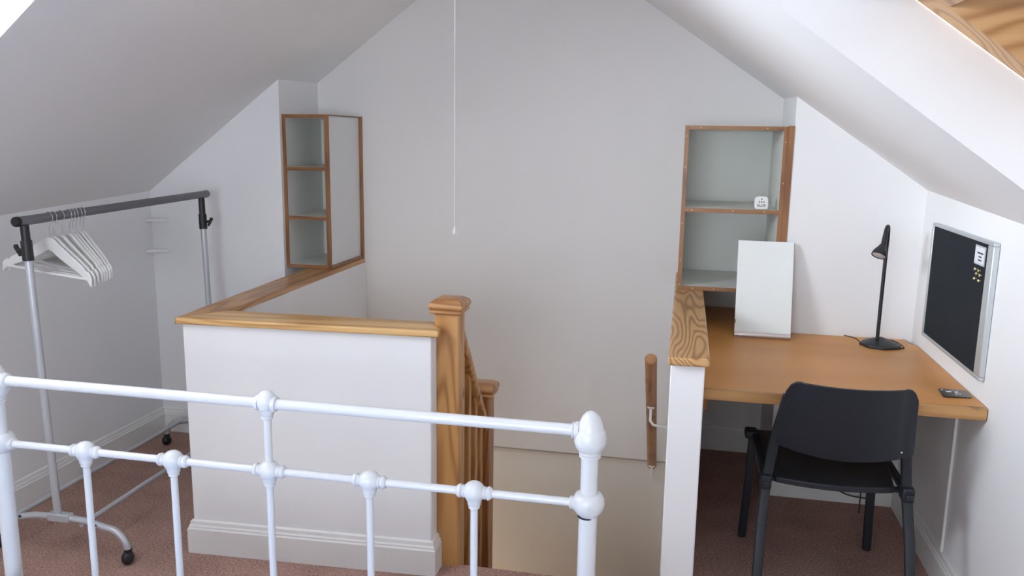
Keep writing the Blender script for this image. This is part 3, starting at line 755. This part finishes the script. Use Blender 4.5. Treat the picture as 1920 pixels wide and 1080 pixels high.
for side, x in ((-1, .308), (1, .744)):
    # back upright running down into the rear leg
    xb = x+side*.012
    m = MB(); m.tube([(x-side*.040, 2.608, .765), (x-side*.019, 2.672, .60), (x-side*.002, 2.684, .45), (xb-side*.002, 2.636, .30), (xb+side*.010, 2.560, .008)], 1, prof=PRO)
    m.build('rear_leg', CHAIRM, ch, smooth=True)
    fxp = .292 if side < 0 else .752
    m = MB(); m.tube([(fxp+side*.004, 3.175, .004), (fxp-side*.006, 3.150, .25), (fxp-side*.010, 3.135, .448), (fxp-side*.010, 3.120, .458)], 1, prof=PRO)
    lg = m.build('front_leg', CHAIRM, ch, smooth=True)
    m = MB(); m.box(x-.012, x+.012, 2.64, 3.14, .437, .457); m.build('side_rail', CHAIRM, ch, bevel=.004)
    m = MB(); m.box(x-.020, x+.016, 2.650, 2.705, .428, .474); m.build('seat_bracket', CHAIRP, ch, bevel=.005)
    m = MB(); m.box(fxp-.022 if side < 0 else fxp-.026, fxp+.026 if side < 0 else fxp+.022, 3.105, 3.165, .432, .464); m.build('seat_bracket', CHAIRP, ch, bevel=.008)
    MB().box(fxp+side*.004-.012, fxp+side*.004+.012, 3.162, 3.190, .0, .012).build('foot_cap', BPLA, ch, bevel=.003)
    MB().box(xb+side*.010-.012, xb+side*.010+.012, 2.542, 2.576, .0, .012).build('foot_cap', BPLA, ch, bevel=.003)
MB().lathe((.694, 2.606, .612), [(.0028, 0), (.0028, .004)], 10, (0, -1, 0)).build('screw', CHROME, ch)
MB().box(.32, .735, 2.72, 2.74, .430, .446).build('cross_rail', CHAIRM, ch, bevel=.004)
m = MB(); m.tube([(.312, 3.10, .425), (.742, 3.10, .425)], .009, 12); m.build('cross_rail', CHAIRM, ch, smooth=True)

# ------------------------------------------------------------------ pull cord
pcd = thing('pull_cord', (-.854, 3.0, 1.19), 'long white light pull cord hanging in front of the stairwell wall', 'pull cord')
MB().tube([(-.854, 3.0, 1.20), (-.854, 3.0, 2.605)], .0014, 8).build('cord', CORD, pcd, smooth=True)
MB().tube([(-.854, 3.0, 1.90), (-.854, 3.0, 2.605)], .0026, 10).build('cord_sleeve', CORD, pcd, smooth=True)
MB().lathe((-.854, 3.0, 1.188), [(.008, 0), (.0085, .003), (.006, .012), (.003, .024), (.002, .030)], 16).build('pull_end', CORD, pcd, smooth=True)
MB().lathe((-.854, 3.0, 2.570), [(.030, 0), (.034, .004), (.034, .046)], 24).build('ceiling_switch', PLUGW, pcd, smooth=True)

# ------------------------------------------------------------------ clothes rail
rk = thing('clothes_rail', (-2.23, 2.95, 0), 'freestanding silver-grey clothes rail on castors by the left wall', 'clothes rail')
RXx = -2.238
pf, pk = Vector((RXx, 2.395, 1.243)), Vector((RXx+.003, 3.538, 1.268))
dr = (pk-pf).normalized()
hr_ = MB().tube([pf, pk], .0165, 24).build('hanging_rail', RAILG, rk, smooth=True)
for p, s_ in ((pf, -1), (pk, 1)):
    MB().lathe(p-dr*s_*.006, [(.0178, 0), (.0178, .012), (.014, .017)], 24, dr*s_).build('end_cap', BPLA if s_ < 0 else RAILG, hr_, smooth=True)
yF, yK = 2.425, 3.500
for y, s_, zt_ in ((yF, -1, 1.228), (yK, 1, 1.252)):
    xb = -2.205 if s_ < 0 else -2.215; xt = -2.236
    at_z = lambda z: xb+(xt-xb)*(z-.15)/(1.08)
    MB().tube([(at_z(.14), y, .14), (at_z(1.15), y, 1.15)], .0135, 20).build('post', SILV, rk, smooth=True)
    cl = MB().tube([(at_z(1.105), y, 1.105), (at_z(1.175), y, 1.175)], .0185, 18)
    cl.tube([(at_z(1.175), y, 1.172), (at_z(1.235), y, zt_)], .0145, 18)
    co = cl.build('height_clamp', BPLA, rk, smooth=True)
    kn = MB(); kx = at_z(1.14); sx_ = s_
    kn.lathe((kx+sx_*.014, y, 1.14), [(.006, 0), (.006, .014), (.009, .018)], 12, (sx_, 0, 0))
    kn.prism([(kx+sx_*.024, 1.122), (kx+sx_*.032, 1.118), (kx+sx_*.052, 1.150), (kx+sx_*.050, 1.160), (kx+sx_*.040, 1.160)], y-.005, y+.005, 1)
    kn.build('wing_knob', BPLA, co, bevel=.0015)
    # arched foot
    xa, xc = (-2.470, -1.922) if s_ < 0 else (-2.500, -1.945)
    top = .142; R_ = .085
    pts = [Vector((xa, y, .034))]+[Vector((xa+R_-R_*math.cos(a), y, top-.012-R_+R_*math.sin(a))) for a in [PI/2*k/8 for k in range(0, 9)]]
    mid = [Vector(((xa+xc)/2, y, top+.010))]
    pts2 = [Vector((xc-R_+R_*math.sin(a), y, top-.012-R_+R_*math.cos(a))) for a in [PI/2*k/8 for k in range(0, 9)]]+[Vector((xc, y, .034))]
    m = MB(); m.tube(pts+[Vector((xa*.7+xc*.3, y, top+.004))]+mid+[Vector((xa*.3+xc*.7, y, top+.004))]+pts2, .0125, 16)
    fo = m.build('base_foot', SILV, rk, smooth=True)
    MB().box((xa+xc)/2-.045, (xa+xc)/2+.045, y-.016, y+.016, top-.006, top+.0245).build('post_bracket', SILV, fo, bevel=.004)
    for dx_ in (-.055, .055):
        MB().lathe(((xa+xc)/2+dx_*.6, y, top+.022), [(.006, 0), (.006, .006), (.003, .008)], 10).build('bolt', CHROME, fo, smooth=True)
    for x in (xa, xc):
        m = MB(); m.lathe((x, y, .040), [(.013, 0), (.014, .004), (.014, .018)], 16)
        m.ball((x, y-.004, .025), .025, (.85, 1, 1)); m.build('castor', BPLA, rk, smooth=True)
for x in (-2.395, -2.105):
    MB().tube([(x, yF-.005, .132), (x-.02, yK+.005, .132)], .0095, 16).build('base_bar', SILV, rk, smooth=True)
for x in (-2.36, -2.04):
    MB().lathe((x, yF-.0125, .141), [(.005, 0), (.005, .003)], 10, (0, -1, 0)).build('bolt_hole', INK, rk)

# ------------------------------------------------------------------ hangers
def hanger(label):
    e = thing('clothes_hanger', (0, 0, 0), label, 'hanger', 'white wooden hangers on the clothes rail')
    half = .225; top = -.072; N = 22; t = .0055
    up, lo = [], []
    for i in range(2*N+1):
        u = (i-N)/N; a = abs(u)
        x = half*u
        zu = top-.104*(max(0, a-.09)/.91)**.88 - (.010*max(0, (a-.93)/.07)) - .004*min(1, a/.09)
        wdt = .054-.024*a + .006*max(0, (a-.80)/.20)
        if .84 < a < .90: zu -= .006
        zl_ = zu-wdt
        if a < .12: zl_ += .006*(1-a/.12)
        up.append((x, zu)); lo.append((x, zl_))
    poly = up+lo[::-1]
    m = MB(); V = []
    for lay in (-1, 1):
        V.append([[m.b.verts.new((p[0], lay*t - .020*abs(p[0]/half)**2, p[1])) for p in row] for row in (up, lo)])
    for L_ in V:
        for i in range(2*N): m.b.faces.new((L_[0][i], L_[0][i+1], L_[1][i+1], L_[1][i]))
    for r in (0, 1):
        for i in range(2*N): m.b.faces.new((V[0][r][i], V[0][r][i+1], V[1][r][i+1], V[1][r][i]))
    for i in (0, 2*N): m.b.faces.new((V[0][0][i], V[0][1][i], V[1][1][i], V[1][0][i]))
    m.build('body', HANG, e, bevel=.003)
    zb_ = top-.104-.028
    m = MB(); m.tube([(-half*.93, -.018, zb_+.006), (0, -.018, zb_+.003), (half*.93, -.018, zb_+.006)], .0055, 12); m.build('trouser_bar', HANG, e, smooth=True)
    hk = arc_pts((0, 0, -.002), .0205, math.radians(200), math.radians(-60), 14)
    hk = hk+[Vector((.003, 0, -.032)), Vector((0, 0, -.045)), Vector((0, 0, -.082))]
    m = MB(); m.tube(hk, .0018, 8); m.build('hook', CHROME, e, smooth=True)
    return e
# hook centre hangs so that the inside of the hook rests on the rail top
ord_ = ['front-most hanger, the widest white triangle nearest the rail post', 'second white hanger, pressed close behind the front-most one', 'third white hanger, alone after a small gap on the rail', 'fourth white hanger, first of the tight bunch of five', 'fifth white hanger, in the tight bunch right of the gap', 'sixth white hanger, middle of the tight bunch', 'seventh white hanger, last but one towards the window-less gable', 'rearmost white hanger, its tip furthest right']
hy = [2.541, 2.562, 2.600, 2.640, 2.657, 2.674, 2.695, 2.712]
hyaw = [-11, -12, -16, -20, -21, -22, -23.2, -24.2]
src = hanger(ord_[0])
hs = [src]
for k in range(1, 8):
    c = src.copy(); C.objects.link(c); c['label'] = ord_[k]
    for q in list(src.children):
        d_ = q.copy(); C.objects.link(d_); d_.parent = c
    hs.append(c)
for k, (h, y, a) in enumerate(zip(hs, hy, hyaw)):
    zc = pf.z+(y-pf.y)*dr.z/dr.y
    h.location = (RXx, y, zc-.0); h.rotation_euler = (0, math.radians(3.0-.5*k*.6), math.radians(a))

# ------------------------------------------------------------------ bed
bd = thing('metal_bed', (-.88, .6, 0), 'white enamelled metal bed frame with knobbed footboard in the foreground', 'bed')
by = 1.600; pl, pr_ = -1.600, -.165
def post(x, name='post'):
    m = MB(); m.tube([(x, by, .0), (x, by, .80)], .0195, 24); m.tube([(x, by, .80), (x, by, .935)], .0180, 24)
    p = m.build(name, BEDW, bd, smooth=True)
    f = [(.0185, 0), (.0225, .002), (.0225, .006), (.020, .008), (.0235, .010), (.0235, .014), (.030, .022), (.0335, .034), (.0335, .046), (.030, .057), (.0285, .060), (.0275, .0605), (.024, .074), (.018, .088), (.011, .096), (.004, .0995), (.001, .1)]
    MB().lathe((x, by, .906), f, 32).build('finial', BEDW, p, smooth=True)
    c = [(.0205, 0), (.024, .003), (.0305, .012), (.0335, .024), (.0325, .036), (.027, .046), (.0195, .050)]
    MB().lathe((x, by, .780), c, 32).build('post_knuckle', BEDW, p, smooth=True)
    return p
p1, p2 = post(pl), post(pr_)
MB().lathe((pr_-.002, by-.0005, .7755), [(.0198, 0), (.0202, .0015), (.0198, .0035)], 20).build('chipped_ring', INK, p2)
MB().tube([(pl, by, .962), (pr_, by, .962)], .0122, 20).build('top_rail', BEDW, bd, smooth=True)
MB().tube([(pl, by, .8035), (pr_, by, .8035)], .0088, 18).build('middle_rail', BEDW, bd, smooth=True)
def collar(m, x, z, sx_, r0=.0088, L_=.020):
    m.lathe((x, by, z), [(r0, 0), (r0+.004, .003), (r0+.006, .007), (r0+.0065, .010), (r0+.003, .013), (r0+.0055, .016), (r0+.004, .020)], 20, (sx_, 0, 0))
for x, sg in ((pl+.024, 1), (pr_-.024, -1)):
    for z, r0 in ((.962, .0122), (.8035, .0088)):
        m = MB(); m.lathe((x, by, z), [(r0+.006, 0), (r0+.007, .006), (r0+.004, .009), (r0+.0055, .013), (r0+.001, .016)], 20, (sg, 0, 0))
        m.build('socket_collar', BEDW, bd, smooth=True)
spx = [-1.364, -1.131, -.888, -.648, -.410]
for i, x in enumerate(spx):
    MB().tube([(x, by, .31), (x, by, .80)], .0082, 16).build('spindle', BEDW, bd, smooth=True)
    m = MB(); m.ball((x, by, .8045), .0245, (1, .92, .98), 24)
    collar(m, x-.040, .8035, 1); collar(m, x+.040, .8035, -1)
    m.lathe((x, by, .765), [(.0085, 0), (.0125, .003), (.0125, .007), (.0108, .009), (.0145, .011), (.0150, .017), (.019, .026)], 20)
    m.build('casting', BEDW, bd, smooth=True)
x = spx[2]
MB().tube([(x, by, .82), (x, by, .955)], .0088, 16).build('upper_strut', BEDW, bd, smooth=True)
m = MB(); m.ball((x, by, .966), .0250, (.90, .9, 1.05), 24)
m.lathe((x, by, .925), [(.009, 0), (.0135, .003), (.0135, .007), (.0115, .009), (.015, .011), (.0160, .016), (.021, .026)], 20)
m.lathe((x-.026, by, .962), [(.0125, 0), (.017, .002), (.0185, .010)], 20, (1, 0, 0)); m.lathe((x+.026, by, .962), [(.0125, 0), (.017, .002), (.0185, .010)], 20, (-1, 0, 0))
m.build('casting', BEDW, bd, smooth=True)
MB().tube([(pl, by, .305), (pr_, by, .305)], .012, 16).build('lower_rail', BEDW, bd, smooth=True)
for x in (pl, pr_): MB().box(x-.012, x+.012, -.40, by, .27, .33).build('side_rail', BEDW, bd, bevel=.003)
for x in (pl, pr_): MB().tube([(x, -.40, 0), (x, -.40, 1.15)], .0195, 20).build('head_post', BEDW, bd, smooth=True)
MB().tube([(pl, -.40, 1.12), (pr_, -.40, 1.12)], .0122, 16).build('head_rail', BEDW, bd, smooth=True)
tag(MB().box(pl+.03, pr_-.03, -.37, by-.045, .331, .455).build('mattress', MATT, bevel=.03, segs=4), 'white mattress on the metal bed frame', 'mattress')
# duvet
m = MB(); nx, ny = 40, 44; top_, bot_ = [], []
X0, X1, Yd0, Yd1 = pl+.005, pr_-.005, -.33, by-.028
for j in range(ny+1):
    rt, rb = [], []
    for i in range(nx+1):
        u, v = i/nx, j/ny; x = X0+(X1-X0)*u; y = Yd0+(Yd1-Yd0)*v
        e_ = min(u, 1-u, (1-v)*1.2, v)*1.0
        rnd = 1-(1-min(1, e_/.035))**2
        z = .4565+.026*rnd+.005*noise.noise(Vector((x*4, y*4, 2)))*rnd
        bump_ = math.exp(-((x+1.45)/.13)**2-((y-1.50)/.10)**2)*.026*rnd
        rt.append(m.b.verts.new((x, y, z+bump_))); rb.append(m.b.verts.new((x, y, .4560)))
    top_.append(rt); bot_.append(rb)
for G in (top_, bot_):
    for j in range(ny):
        for i in range(nx): m.b.faces.new((G[j][i], G[j][i+1], G[j+1][i+1], G[j+1][i]))
for i in range(nx):
    for j in (0, ny): m.b.faces.new((top_[j][i], top_[j][i+1], bot_[j][i+1], bot_[j][i]))
for j in range(ny):
    for i in (0, nx): m.b.faces.new((top_[j][i], top_[j+1][i], bot_[j+1][i], bot_[j][i]))
tag(m.build('duvet', BLUE, smooth=True), 'pale blue duvet on the bed, just showing at the lower left', 'duvet')

# light from the hall downstairs
dl = bpy.data.lights.new('hall_light', 'POINT'); dl.energy = 7; dl.color = (1, .80, .55); dl.shadow_soft_size = .15
dlo = bpy.data.objects.new('hall_light', dl); dlo.location = (-1.5, 3.45, -1.0); C.objects.link(dlo)
